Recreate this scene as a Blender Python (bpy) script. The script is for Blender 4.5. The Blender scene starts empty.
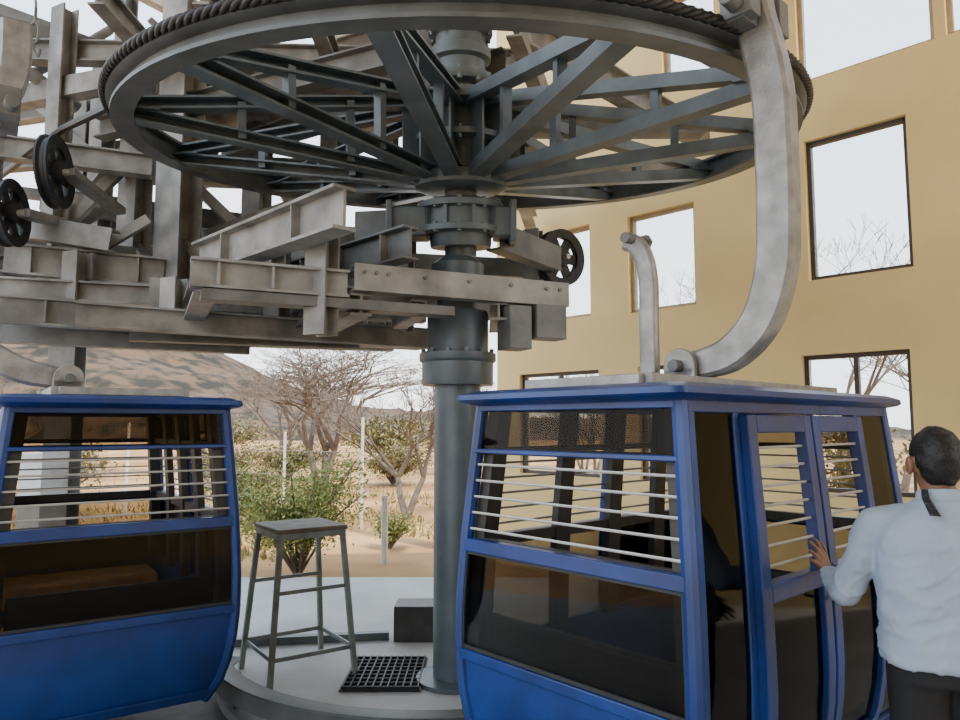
import bpy, bmesh, math, random
from mathutils import Vector as V, Matrix, noise
C = bpy.context.scene.collection
PI = math.pi
R = math.radians
H = 1.65
PITCH = R(5.16)

# ---------------------------------------------------------------- camera
cd = bpy.data.cameras.new('camera'); cam = bpy.data.objects.new('camera', cd); C.objects.link(cam)
cd.sensor_width = 36; cd.lens = 27; cd.clip_end = 1000
cam.location = (0, 0, H); cam.rotation_euler = (PI/2 + PITCH, 0, 0)
bpy.context.scene.camera = cam

def ray(u, v):
    xc = (u-480)/720; yc = (360-v)/720
    c, s = math.cos(PITCH), math.sin(PITCH)
    return V((xc, c - yc*s, s + yc*c))
def P(u, v, Y):
    d = ray(u, v)
    return V((0, 0, H)) + d*(Y/d.y)

# ---------------------------------------------------------------- materials
def nodes(name):
    m = bpy.data.materials.new(name); m.use_nodes = True
    nt = m.node_tree
    return m, nt, nt.nodes, nt.links
def mat(name, col, rough=.5, metal=0, var=.15, scale=6, bump=0, bscale=40, col2=None, p0=.35, p1=.68):
    m, nt, N, L = nodes(name)
    b = N['Principled BSDF']
    b.inputs['Roughness'].default_value = rough; b.inputs['Metallic'].default_value = metal
    tc = N.new('ShaderNodeTexCoord')
    nz = N.new('ShaderNodeTexNoise'); nz.inputs['Scale'].default_value = scale; nz.inputs['Detail'].default_value = 5
    L.new(tc.outputs['Object'], nz.inputs['Vector'])
    rp = N.new('ShaderNodeValToRGB')
    a = [max(0, c*(1-var)) for c in col]; c2 = col2 or [min(1, c*(1+var)) for c in col]
    rp.color_ramp.elements[0].color = (*a, 1); rp.color_ramp.elements[1].color = (*c2, 1)
    rp.color_ramp.elements[0].position = p0; rp.color_ramp.elements[1].position = p1
    L.new(nz.outputs['Fac'], rp.inputs['Fac']); L.new(rp.outputs['Color'], b.inputs['Base Color'])
    if bump:
        n2 = N.new('ShaderNodeTexNoise'); n2.inputs['Scale'].default_value = bscale; n2.inputs['Detail'].default_value = 4
        L.new(tc.outputs['Object'], n2.inputs['Vector'])
        bp = N.new('ShaderNodeBump'); bp.inputs['Strength'].default_value = bump; bp.inputs['Distance'].default_value = .02
        L.new(n2.outputs['Fac'], bp.inputs['Height']); L.new(bp.outputs['Normal'], b.inputs['Normal'])
    return m
def glass(name, tint, gloss=.12, rough=.05, gc=.9):
    m, nt, N, L = nodes(name)
    N.remove(N['Principled BSDF'])
    t = N.new('ShaderNodeBsdfTransparent'); t.inputs['Color'].default_value = (*tint, 1)
    g = N.new('ShaderNodeBsdfGlossy'); g.inputs['Roughness'].default_value = rough; g.inputs['Color'].default_value = (gc, gc, gc, 1)
    lw = N.new('ShaderNodeLayerWeight'); lw.inputs['Blend'].default_value = gloss
    mx = N.new('ShaderNodeMixShader')
    L.new(lw.outputs['Fresnel'], mx.inputs[0]); L.new(t.outputs[0], mx.inputs[1]); L.new(g.outputs[0], mx.inputs[2])
    L.new(mx.outputs[0], N['Material Output'].inputs['Surface'])
    return m
M = {}
M['blue'] = mat('blue_paint', (.009, .036, .175), .36, var=.3, scale=3, bump=.05, bscale=25)
M['tint'] = glass('tinted_glass', (.56, .54, .51), .2, .0, .8)
M['tint_top'] = glass('upper_tinted_glass', (.60, .565, .52), .14, .0, .8)
M['tint_end'] = glass('pale_tinted_glass', (.80, .79, .76), .22, .0, .8)
M['tint_dark'] = glass('dark_tinted_glass', (.24, .25, .26), .2, .06, .75)
M['clear'] = glass('clear_glass', (.93, .95, .96), .1, 0)
M['rod'] = mat('steel_rod', (.5, .48, .45), .4, .3, .1)
M['hanger'] = mat('galvanised_steel', (.31, .31, .30), .42, .35, .25, 9, .15, 60)
M['frame'] = mat('weathered_steel', (.27, .268, .255), .55, .15, .36, 4, .12, 50)
M['frame_dark'] = mat('grey_painted_steel', (.15, .155, .15), .5, .15, .3, 4, .1, 50)
M['wheel'] = mat('blue_grey_paint', (.092, .114, .125), .42, .05, .25, 5)
M['rim'] = mat('rim_paint', (.095, .105, .105), .42, .15, .25, 5)
M['column'] = mat('column_paint', (.088, .112, .126), .4, .1, .18, 4)
M['rail'] = mat('dark_rail_steel', (.05, .055, .054), .5, .1, .3, 5)
M['rope'] = mat('greasy_rope', (.02, .02, .02), .5, .2, .3, 30)
M['black'] = mat('black_rubber', (.018, .019, .021), .55, 0, .3, 10)
M['seat'] = mat('bench_vinyl', (.85, .40, .11), .5, 0, .2, 10)
M['bench_dark'] = mat('dark_bench_back', (.035, .033, .032), .5, 0, .3, 10)
M['wall'] = mat('yellow_plaster', (.80, .61, .285), .8, 0, .07, .8, .1, 60)
M['brown'] = mat('brown_window_frame', (.06, .045, .035), .5)
M['beige'] = mat('beige_window_frame', (.42, .34, .22), .6)
M['ceil'] = mat('ceiling_sheet', (.52, .50, .46), .7)
M['floor'] = mat('pale_concrete', (.44, .445, .445), .7, 0, .15, 1.5, .1, 30)
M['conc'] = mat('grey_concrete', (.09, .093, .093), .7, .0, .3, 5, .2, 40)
M['ground'] = mat('sandy_ground', (.30, .14, .042), .95, 0, .35, .35, .2, 4, (.50, .29, .115))
M['hill'] = mat('rocky_hill', (.020, .016, .008), .95, 0, .3, .3, 0, 4, (.10, .060, .034), .4, .58)
M['bark'] = mat('dry_bark', (.145, .115, .095), .9, 0, .3, 5)
M['leaf'] = mat('green_leaf', (.20, .28, .065), .7, 0, .4, 3, 0, 4, (.46, .50, .17))
M['scrub'] = mat('olive_scrub', (.15, .14, .06), .8, 0, .4, 2, 0, 4, (.27, .24, .115))
M['grass'] = mat('dry_grass', (.27, .22, .075), .9, 0, .3, 2)
M['white'] = mat('white_paint', (.62, .61, .58), .6, 0, .1)
M['stool'] = mat('stool_paint', (.24, .27, .265), .5, .2, .25, 8)
M['stool_top'] = mat('worn_stool_top', (.15, .125, .10), .6, .1, .35, 8)
M['skin'] = mat('brown_skin', (.22, .10, .058), .5, 0, .08, 10)
M['hair'] = mat('black_hair', (.004, .0035, .0035), .55, 0, .3, 50, .3, 90)
M['shirt'] = mat('pale_blue_shirt', (.36, .43, .54), .85, 0, .04, 10, .2, 16)
M['trouser'] = mat('black_trousers', (.012, .012, .014), .8, 0, .2, 10)
M['shoe'] = mat('black_shoe', (.015, .012, .01), .4)
M['cloth'] = mat('dark_print_cloth', (.012, .012, .018), .8, 0, .5, 90, 0, 4, (.06, .06, .075), .5, .6)
M['eye'] = mat('eye_white', (.6, .6, .58), .3, 0, .02)
M['lip'] = mat('lip_skin', (.2, .07, .05), .5, 0, .05)

# ---------------------------------------------------------------- mesh builder
MATS = {}
class MB:
    def __init__(s): s.bm = bmesh.new()
    def quad8(s, vs):
        v = [s.bm.verts.new(p) for p in vs]
        for f in ((0,1,2,3),(7,6,5,4),(0,4,5,1),(1,5,6,2),(2,6,7,3),(3,7,4,0)):
            s.bm.faces.new([v[i] for i in f])
    def box(s, c, sz, rz=0, Mx=None):
        m = Mx or (Matrix.Translation(V(c)) @ Matrix.Rotation(rz, 4, 'Z'))
        x, y, z = sz[0]/2, sz[1]/2, sz[2]/2
        s.quad8([m @ V(p) for p in ((-x,-y,-z),(x,-y,-z),(x,y,-z),(-x,y,-z),(-x,-y,z),(x,-y,z),(x,y,z),(-x,y,z))])
    def obox(s, p0, p1, w, h, up=(0,0,1), a=0, b=0):
        p0, p1 = V(p0), V(p1); d = (p1-p0).normalized(); up = V(up)
        if abs(d.dot(up)) > .98: up = V((0, 1, 0))
        sd = d.cross(up).normalized(); u = sd.cross(d).normalized()
        vs = []
        for p in (p0, p1):
            for (i, j) in ((-1,-1),(1,-1),(1,1),(-1,1)):
                vs.append(p + sd*(a+i*w/2) + u*(b+j*h/2))
        s.quad8(vs)
    def prism(s, p0, p1, poly, up=(0,0,1)):
        p0, p1 = V(p0), V(p1); d = (p1-p0).normalized(); up = V(up)
        if abs(d.dot(up)) > .98: up = V((0, 1, 0))
        sd = d.cross(up).normalized(); u = sd.cross(d).normalized()
        s.loops([[p + sd*a + u*b for a, b in poly] for p in (p0, p1)])
    def ibeam(s, p0, p1, w, h, t=.016, up=(0,0,1)):
        a, c, k = w/2, h/2, t/2
        s.prism(p0, p1, [(-a,-c),(a,-c),(a,-c+t),(k,-c+t),(k,c-t),(a,c-t),(a,c),(-a,c),(-a,c-t),(-k,c-t),(-k,-c+t),(-a,-c+t)], up)
    def cbeam(s, p0, p1, w, h, t=.014, up=(0,0,1), sg=1):
        a, c = w/2*sg, h/2; k = t*sg
        s.prism(p0, p1, [(-a,-c),(a,-c),(a,c),(-a,c),(-a,c-t),(a-k,c-t),(a-k,-c+t),(-a,-c+t)], up)
    def tube(s, pts, r, n=8, cap=True, closed=False):
        pts = [V(p) for p in pts]; k = len(pts)
        rs = r if isinstance(r, (list, tuple)) else [r]*k
        d0 = (pts[1]-pts[0]).normalized()
        ref = V((0,0,1)) if abs(d0.z) < .9 else V((1,0,0))
        nr = d0.cross(ref).normalized(); rings = []
        for i in range(k):
            if closed: d = (pts[(i+1)%k]-pts[i-1]).normalized()
            elif i == 0: d = d0
            elif i == k-1: d = (pts[i]-pts[i-1]).normalized()
            else: d = ((pts[i+1]-pts[i]).normalized()+(pts[i]-pts[i-1]).normalized()).normalized()
            nr = (nr - d*nr.dot(d)).normalized(); bn = d.cross(nr)
            rings.append([s.bm.verts.new(pts[i]+(nr*math.cos(2*PI*j/n)+bn*math.sin(2*PI*j/n))*rs[i]) for j in range(n)])
        for i in range(k if closed else k-1):
            A, B = rings[i], rings[(i+1)%k]
            for j in range(n):
                s.bm.faces.new((A[j], A[(j+1)%n], B[(j+1)%n], B[j]))
        if cap and not closed:
            s.bm.faces.new(rings[0][::-1]); s.bm.faces.new(rings[-1])
    def cyl(s, p0, p1, r0, r1=None, n=16, cap=True):
        s.tube([p0, p1], [r0, r0 if r1 is None else r1], n, cap)
    def loops(s, rings, cap=True):
        rs = [[s.bm.verts.new(p) for p in r] for r in rings]; n = len(rs[0])
        for A, B in zip(rs, rs[1:]):
            for j in range(n): s.bm.faces.new((A[j], A[(j+1)%n], B[(j+1)%n], B[j]))
        if cap: s.bm.faces.new(rs[0][::-1]); s.bm.faces.new(rs[-1])
    def lathe(s, prof, Mx=None, n=32, closed=False):
        Mx = Mx or Matrix.Identity(4); rs = []
        for (r, z) in prof:
            rs.append([s.bm.verts.new(Mx @ V((r*math.cos(2*PI*j/n), r*math.sin(2*PI*j/n), z))) for j in range(n)])
        k = len(rs)
        for i in range(k if closed else k-1):
            A, B = rs[i], rs[(i+1)%k]
            for j in range(n): s.bm.faces.new((A[j], A[(j+1)%n], B[(j+1)%n], B[j]))
        if not closed:
            s.bm.faces.new(rs[0][::-1]); s.bm.faces.new(rs[-1])
    def ell(s, c, r, Mx=None, u=16, v=10):
        m = Mx or Matrix.Translation(V(c))
        bmesh.ops.create_uvsphere(s.bm, u_segments=u, v_segments=v, radius=1, matrix=m @ Matrix.Diagonal((*r, 1)))
    def cap(s, a, b, ra, rb, n=10):
        s.cyl(a, b, ra, rb, n); s.ell(a, (ra,)*3, None, n, 6); s.ell(b, (rb,)*3, None, n, 6)
    def build(s, name, m, parent=None, world=False, smooth=35, bevel=0, keep=False):
        bmesh.ops.recalc_face_normals(s.bm, faces=s.bm.faces)
        off = None
        if parent is not None and world:
            s.bm.transform(MATS[parent.name].inverted())
        elif parent is None and not keep:
            xs = [v.co for v in s.bm.verts]
            off = V(((min(p.x for p in xs)+max(p.x for p in xs))/2, (min(p.y for p in xs)+max(p.y for p in xs))/2, min(p.z for p in xs)))
            s.bm.transform(Matrix.Translation(-off))
        me = bpy.data.meshes.new(name); s.bm.to_mesh(me); s.bm.free()
        return finish(name, me, m, parent, smooth, bevel, off)
def finish(name, me, m, parent=None, smooth=35, bevel=0, off=None):
    if smooth:
        me.polygons.foreach_set('use_smooth', [True]*len(me.polygons))
        if smooth < 180: me.set_sharp_from_angle(angle=R(smooth))
    me.materials.append(m)
    o = bpy.data.objects.new(name, me); C.objects.link(o)
    if parent is not None: o.parent = parent
    if off is not None: o.location = off
    if bevel:
        b = o.modifiers.new('bevel', 'BEVEL'); b.width = bevel; b.segments = 2; b.limit_method = 'ANGLE'
    return o
def tag(o, label, cat, group=None, kind=None):
    o['label'] = label; o['category'] = cat
    if group: o['group'] = group
    if kind: o['kind'] = kind
    return o
def thing(name, label, cat, loc=(0,0,0), rotz=0, group=None, rot=None):
    o = bpy.data.objects.new(name, None); C.objects.link(o); o.empty_display_size = .1
    o.location = loc
    if rot: o.rotation_euler = rot
    else: o.rotation_euler = (0, 0, rotz)
    MATS[o.name] = Matrix.Translation(V(loc)) @ o.rotation_euler.to_matrix().to_4x4()
    return tag(o, label, cat, group)
def struct(o, label, cat='structure'):
    o['kind'] = 'structure'; o['label'] = label; o['category'] = cat
    return o
def dup(root, loc, rotz, label, skip=()):
    r = root.copy(); C.objects.link(r); r.location = loc; r.rotation_euler = (0, 0, rotz); r['label'] = label
    for ch in list(root.children):
        if ch.name in skip: continue
        c = ch.copy(); C.objects.link(c); c.parent = r
        for g in list(ch.children):
            d = g.copy(); C.objects.link(d); d.parent = c
    return r
def catmull(pts, k=6):
    pts = [V(p) for p in pts]; out = []
    for i in range(len(pts)-1):
        p0 = pts[max(i-1,0)]; p1 = pts[i]; p2 = pts[i+1]; p3 = pts[min(i+2, len(pts)-1)]
        for j in range(k):
            t = j/k
            out.append(.5*((2*p1)+(p2-p0)*t+(2*p0-5*p1+4*p2-p3)*t*t+(3*p1-p0-3*p2+p3)*t*t*t))
    out.append(pts[-1]); return out

# ================================================================ SETTING
FZ = -.1
b = MB(); b.box((1, 1.25, FZ-.1), (16, 14.5, .2)); struct(b.build('floor', M['floor']), 'pale concrete station floor', 'floor')
b = MB(); b.box((0, 60, -.45), (500, 500, .1)); struct(b.build('ground', M['ground']), 'dry sandy ground outside the station', 'ground')
# wall on the right with window holes
WO = V((4.16, 7.0, 0)); WE = V((.7, -.714, 0)).normalized(); WN = V((WE.y, -WE.x, 0))  # normal
def wallhit(u, v):
    d = ray(u, v); o = V((0,0,H))
    t = (WO-o).dot(WN)/d.dot(WN); p = o+d*t
    return (p-WO).dot(WE), p.z
def wrect(xl, xr, vt, vb):
    vm = (vt+vb)/2; xm = (xl+xr)/2
    return [wallhit(xl, vm)[0], wallhit(xr, vm)[0], wallhit(xm, vb)[1] if vb is not None else 0, wallhit(xm, vt)[1]]
w_mid = wrect(806, 910, 127, 274)
w_low = wrect(803, 912, 352, 430); w_low[2] = .95
w_top = wrect(796, 934, 5, 62); w_top[3] = w_top[2]+1.7
w_top2 = [w_top[1]+.10, w_top[1]+1.6, w_top[2], w_top[3]]
w_far = wrect(628, 695, 209, 309)
w_far2 = wrect(540, 590, 230, 319)
w_top3 = wrect(662, 716, 40, 80); w_top3[3] = w_top[3]
q = wrect(520, 600, 440, 500); w_low2 = [q[0], q[1], w_low[2], w_low[3]]
q = wrect(640, 700, 440, 500); w_low3 = [q[0], q[1], w_low[2], w_low[3]]
wins = [w_mid, w_low, w_top, w_top2, w_far, w_far2, w_top3, w_low2, w_low3]
WL = ['large middle window at right with bare twigs behind it', 'low right window behind the man with a centre bar', 'wide upper right window, pale framed', 'upper window cut by the right picture edge',
      'tall window behind the small bent roof arm', 'narrow window beside the hanging black sheave', 'upper window seen through the bullwheel spokes', 'low window seen through the right cabin bars', 'low window hidden behind the right cabin']
q0 = wallhit(497, 300)[0]; q1 = 6.5; ZT = 9.0
qs = sorted({q0, q1, *[w[0] for w in wins], *[w[1] for w in wins]}); zs = sorted({FZ-.35, ZT, *[w[2] for w in wins], *[w[3] for w in wins]})
wb = bmesh.new(); grid = {}
def wv(i, j):
    if (i, j) not in grid: grid[(i, j)] = wb.verts.new(WO+WE*qs[i]+V((0,0,zs[j])))
    return grid[(i, j)]
for i in range(len(qs)-1):
    for j in range(len(zs)-1):
        qm = (qs[i]+qs[i+1])/2; zm = (zs[j]+zs[j+1])/2
        if any(w[0] < qm < w[1] and w[2] < zm < w[3] for w in wins): continue
        wb.faces.new((wv(i,j), wv(i+1,j), wv(i+1,j+1), wv(i,j+1)))
out = WN if WN.dot(V((1,1,0))) > 0 else -WN
ext = bmesh.ops.extrude_face_region(wb, geom=wb.faces[:] )
bmesh.ops.translate(wb, vec=out*.22, verts=[g for g in ext['geom'] if isinstance(g, bmesh.types.BMVert)])
bmesh.ops.recalc_face_normals(wb, faces=wb.faces)
me = bpy.data.meshes.new('wall_right'); wb.to_mesh(me); wb.free()
struct(finish('wall_right', me, M['wall'], None, 0), 'yellow plastered station wall with window openings', 'wall')
for n, w in enumerate(wins):
    def wp(qq, z, o=.1): return WO+WE*qq+out*o+V((0,0,z))
    b = MB(); t = .045
    b.obox(wp(w[0]+t/2, w[2]), wp(w[0]+t/2, w[3]), t, .07, out); b.obox(wp(w[1]-t/2, w[2]), wp(w[1]-t/2, w[3]), t, .07, out)
    b.obox(wp(w[0], w[2]+t/2), wp(w[1], w[2]+t/2), .07, t); b.obox(wp(w[0], w[3]-t/2), wp(w[1], w[3]-t/2), .07, t)
    if n in (1, 7, 8):
        qm = (w[0]+w[1])/2; b.obox(wp(qm, w[2]), wp(qm, w[3]), t, .06, out)
    fo = b.build('window_%d' % (n+1), M['beige'] if n in (2, 3, 4, 5, 6) else M['brown'], None); struct(fo, WL[n], 'window')
    b = MB(); b.obox(wp(w[0]+t, (w[2]+w[3])/2), wp(w[1]-t, (w[2]+w[3])/2), .008, w[3]-w[2]-2*t)
    b.bm.transform(Matrix.Translation(-fo.location))
    b.build('pane', M['clear'], fo)
# unseen roof and wall behind the camera, both added to cut the light inside
cb = MB()
pts = [(-4.6, -5), (9.2, -5), (9.2, 1.7), (2.9, 8.1), (-4.6, 7.2)]
cb.loops([[V((x, y, 7.6)) for x, y in pts], [V((x, y, 7.75)) for x, y in pts]])
struct(cb.build('ceiling', M['ceil']), 'unseen sheet roof over the station, put in to shade the interior', 'ceiling')
b = MB(); b.box((3.6, -5.1, 3.6), (11.2, .2, 8)); struct(b.build('wall_light_block', M['wall']), 'unseen yellow wall added behind the camera to darken the station', 'wall')
# boarding platform on the outer side of right cabin
CAX = V((.74, .67, 0)).normalized(); CN = V((CAX.y, -CAX.x, 0)); CR = math.atan2(CAX.y, CAX.x)
CC = V((1.02, 3.49, .17)) + CAX*.045
pc = CC + CN*2.3 + CAX*.4
b = MB(); b.box((pc.x, pc.y, (FZ+0)/2), (5.2, 3.0, -FZ), CR); struct(b.build('floor_boarding', M['floor']), 'slightly raised boarding platform beside the right cabin', 'floor')
# low curb and curved metal guide rail on brackets
b = MB(); rings = []; cc = V((-.3, 5.36, 0))
def arc(prof, a0, a1, k=60):
    rg = []
    for i in range(k+1):
        a = R(a0+(a1-a0)*i/k); e = V((math.cos(a), math.sin(a), 0)); rg.append([cc+e*r+V((0,0,z)) for r, z in prof])
    return rg
b.loops(arc(((1.36, FZ), (1.36, -.045), (1.38, -.03), (1.48, -.03), (1.5, -.045), (1.5, FZ)), 190, 350))
struct(b.build('trim_1', M['conc'], smooth=40), 'low dark curved curb around the column', 'curb')
b = MB(); b.loops(arc(((1.5, FZ-.01), (1.5, FZ+.006), (3.05, FZ+.006), (3.05, FZ-.01)), 170, 352))  # thin dark sheet standing in for the shade on the floor below the cabins
struct(b.build('floor_shade', M['conc'], smooth=40), 'dark floor ring painting in the shade under the cabins', 'floor')
gr = thing('guide_rail', 'curved dark grey metal guide rail on short brackets around the column base', 'rail', (cc.x, cc.y-1.5, FZ))
b = MB(); b.loops(arc(((1.43, .085), (1.43, .155), (1.445, .165), (1.555, .165), (1.565, .155), (1.565, .065), (1.55, .065), (1.55, .15), (1.45, .15), (1.445, .085)), 188, 352))
b.build('rail', M['rail'], gr, world=True, smooth=40)
for a in range(195, 350, 22):
    e = V((math.cos(R(a)), math.sin(R(a)), 0)); b = MB()
    b.obox(cc+e*1.47+V((0,0,-.035)), cc+e*1.47+V((0,0,.152)), .06, .03, e); b.build('bracket', M['rail'], gr, world=True)

# ================================================================ CABIN
HW = [(0,.47),(.08,.52),(.2,.555),(.35,.58),(.5,.59),(.7,.588),(1.0,.572),(1.57,.52)]
HL = [(0,.90),(.08,.95),(.2,.99),(.35,1.01),(.5,1.018),(.7,1.016),(1.0,1.0),(1.57,.955)]
def ip(t, z):
    if z <= t[0][0]: return t[0][1]
    for (a, x), (c, y) in zip(t, t[1:]):
        if z <= c: return x+(y-x)*(z-a)/(c-a)
    return t[-1][1]
def fp(f, s, z, off=0):
    sg = 1 if f[1] == 'p' else -1
    if f[0] == 'x': return V((sg*(ip(HL, z)+off), s*ip(HW, z), z))
    return V((s*ip(HL, z), sg*(ip(HW, z)+off), z))
def slab(mb, f, s0, s1, z0, z1, off=0, th=.02, n=8):
    rs = []
    for i in range(n+1):
        z = z0+(z1-z0)*i/n
        rs.append([fp(f, s0, z, off), fp(f, s1, z, off), fp(f, s1, z, off-th), fp(f, s0, z, off-th)])
    mb.loops(rs)
root = thing('cable_car_cabin', 'blue cable car cabin at right whose double doors the man is touching', 'cable car', CC, CR, 'blue cable car cabins')
# roof
def rrect(hx, hy, r, z, n=5):
    o = []
    for cx, cy, a0 in ((hx-r, hy-r, 0), (-hx+r, hy-r, 90), (-hx+r, -hy+r, 180), (hx-r, -hy+r, 270)):
        for k in range(n+1):
            a = R(a0+90*k/n); o.append(V((cx+r*math.cos(a), cy+r*math.sin(a), z)))
    return o
b = MB(); b.loops([rrect(.98,.53,.05,1.565), rrect(1.045,.575,.05,1.578), rrect(1.06,.588,.05,1.59), rrect(1.055,.583,.05,1.612), rrect(1.0,.545,.08,1.63), rrect(.65,.3,.1,1.638)])
b.build('roof', M['blue'], root)
b = MB()
for sy in (-.3, .3): b.obox((-.85, sy, 1.655), (.85, sy, 1.655), .07, .045)
for sx in (-.85, .85, 0): b.obox((sx, -.3, 1.655), (sx, .3, 1.655), .07, .04)
b.build('roof_frame', M['hanger'], root, bevel=.004)
# shell
b = MB()
for f in ('xp', 'xn', 'yp'): slab(b, f, -1, 1, 0, .49, -.004, .025, 10)
slab(b, 'yn', -1, 1, 0, .06, -.004, .025, 2)
b.box((0, 0, .015), (1.8, .92, .03))
b.build('lower_body', M['blue'], root)
zz = [1.57*k/14 for k in range(15)]
for sx in (-1, 1):
    for sy in (-1, 1):
        b = MB(); b.tube([(sx*(ip(HL,z)-.012), sy*(ip(HW,z)-.012), z) for z in zz], .03, 8)
        cpo = b.build('corner_post', M['blue'], root)
        b = MB(); rs = []
        for k in range(9):
            z = .5+1.05*k/8; x = sx*(ip(HL,z)-.035); y = sy*(ip(HW,z)-.035)
            rs.append([V((x,y,z)), V((x-sx*.085,y,z)), V((x-sx*.085,y-sy*.06,z)), V((x,y-sy*.06,z))])
        b.loops(rs); b.build('inner_lining', M['bench_dark'], cpo)
for f in ('xp', 'xn', 'yp'):
    b = MB()
    for z, h in ((.49,.045), (.955,.055), (1.365,.02), (1.555,.03), (.03,.06)):
        slab(b, f, -1, 1, z-h/2, z+h/2, .014, .045, 2)
    if f == 'yp':
        slab(b, f, -.03, .03, .06, 1.55, .01, .035)
    fo = b.build('end_frame' if f[0] == 'x' else 'side_frame', M['blue'], root, bevel=.004)
    b = MB()
    slab(b, f, -.92, .92, .935, .985, -.035, .03, 1); slab(b, f, -.92, .92, 1.35, 1.38, -.035, .03, 1)
    if f == 'yp':
        for s0 in (-.46, -.05, .36): slab(b, f, s0, s0+.1, .5, 1.55, -.035, .04, 4)
    b.build('inner_lining', M['bench_dark'], fo)
    b = MB(); slab(b, f, -.96, .96, 1.37, 1.55, -.004, .006, 3); b.build('upper_window', M['tint_top'], root)
    b = MB(); slab(b, f, -.96, .96, .51, .93, -.004, .006, 6); b.build('lower_window', M['tint'], root)
    b = MB()
    for k in range(5):
        z = 1.025+k*.07
        b.tube([fp(f, -.97, z, -.005), fp(f, .97, z, -.005)], .006, 6)
    b.build('window_bars', M['rod'], root)
# black gasket round lower windows
for f in ('xp', 'xn'):
    b = MB()
    slab(b, f, -.96, .96, .515, .53, .004, .012, 1); slab(b, f, -.96, .96, .915, .928, .004, .012, 1)
    slab(b, f, -.955, -.93, .52, .925, .004, .012, 4); slab(b, f, .93, .955, .52, .925, .004, .012, 4)
    b.build('window_gasket', M['black'], root)
# outer side: narrow tinted panels + doors
DS = -.035
b = MB()
for s0, s1 in ((-1, -.93), (-.62+DS, -.575+DS), (.575+DS, .615+DS), (.94, 1)): slab(b, 'yn', s0, s1, .05, 1.55, .01, .045)
slab(b, 'yn', -1, 1, 1.525, 1.57, .012, .045, 2); slab(b, 'yn', -1, 1, .03, .075, .012, .045, 2)
b.build('door_frame', M['blue'], root, bevel=.004)
for s0, s1 in ((-.935, -.615+DS), (.61+DS, .945)):
    b = MB(); slab(b, 'yn', s0, s1, .06, 1.54, .002, .006, 12); b.build('side_window', M['tint_dark'] if s0 < 0 else M['tint_end'], root)
for s0, s1 in ((-.575+DS, -.008+DS), (.008+DS, .575+DS)):
    b = MB(); ds = .07
    slab(b, 'yn', s0, s0+ds, .07, 1.52, .045, .05, 10); slab(b, 'yn', s1-ds, s1, .07, 1.52, .045, .05, 10)
    for z0, z1 in ((.07, .16), (.83, .9), (1.45, 1.52)): slab(b, 'yn', s0+ds, s1-ds, z0, z1, .045, .05, 2)
    d = b.build('door', M['blue'], root, bevel=.005)
    b = MB(); slab(b, 'yn', s0+ds, s1-ds, .16, .83, .022, .006, 8); b.build('door_window', M['tint_dark'], d)
    b = MB()
    for k in range(7):
        z = .955+k*.073
        b.tube([fp('yn', s0+ds*.8, z, .02), fp('yn', s1-ds*.8, z, .02)], .006, 6)
    b.build('door_bars', M['rod'], d)
    b = MB(); sm = s1-ds/2 if s0 < -.3 else s0+ds/2
    p0 = fp('yn', sm, .78, .045); p1 = fp('yn', sm, .9, .045)
    b.tube([p0, p0+V((0,-.045,0)), p1+V((0,-.045,0)), p1], .008, 8); b.build('handle', M['hanger'], d)
# interior benches
for sx in (-1, 1):
    b = MB(); b.box((sx*.71, 0, .165), (.36, .9, .27)); bo = b.build('bench', M['bench_dark'], root, bevel=.01)
    b = MB(); b.box((sx*.71, 0, .37), (.42, .96, .14)); b.build('bench_cushion', M['seat'], bo, bevel=.02)
    b = MB(); b.box((0,0,0), (1,1,1), Mx=Matrix.Translation((sx*.92, 0, .57)) @ Matrix.Rotation(sx*R(6), 4, 'Y') @ Matrix.Diagonal((.05, .96, .18, 1)))
    b.build('bench_back', M['bench_dark'], bo, bevel=.015)
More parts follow.
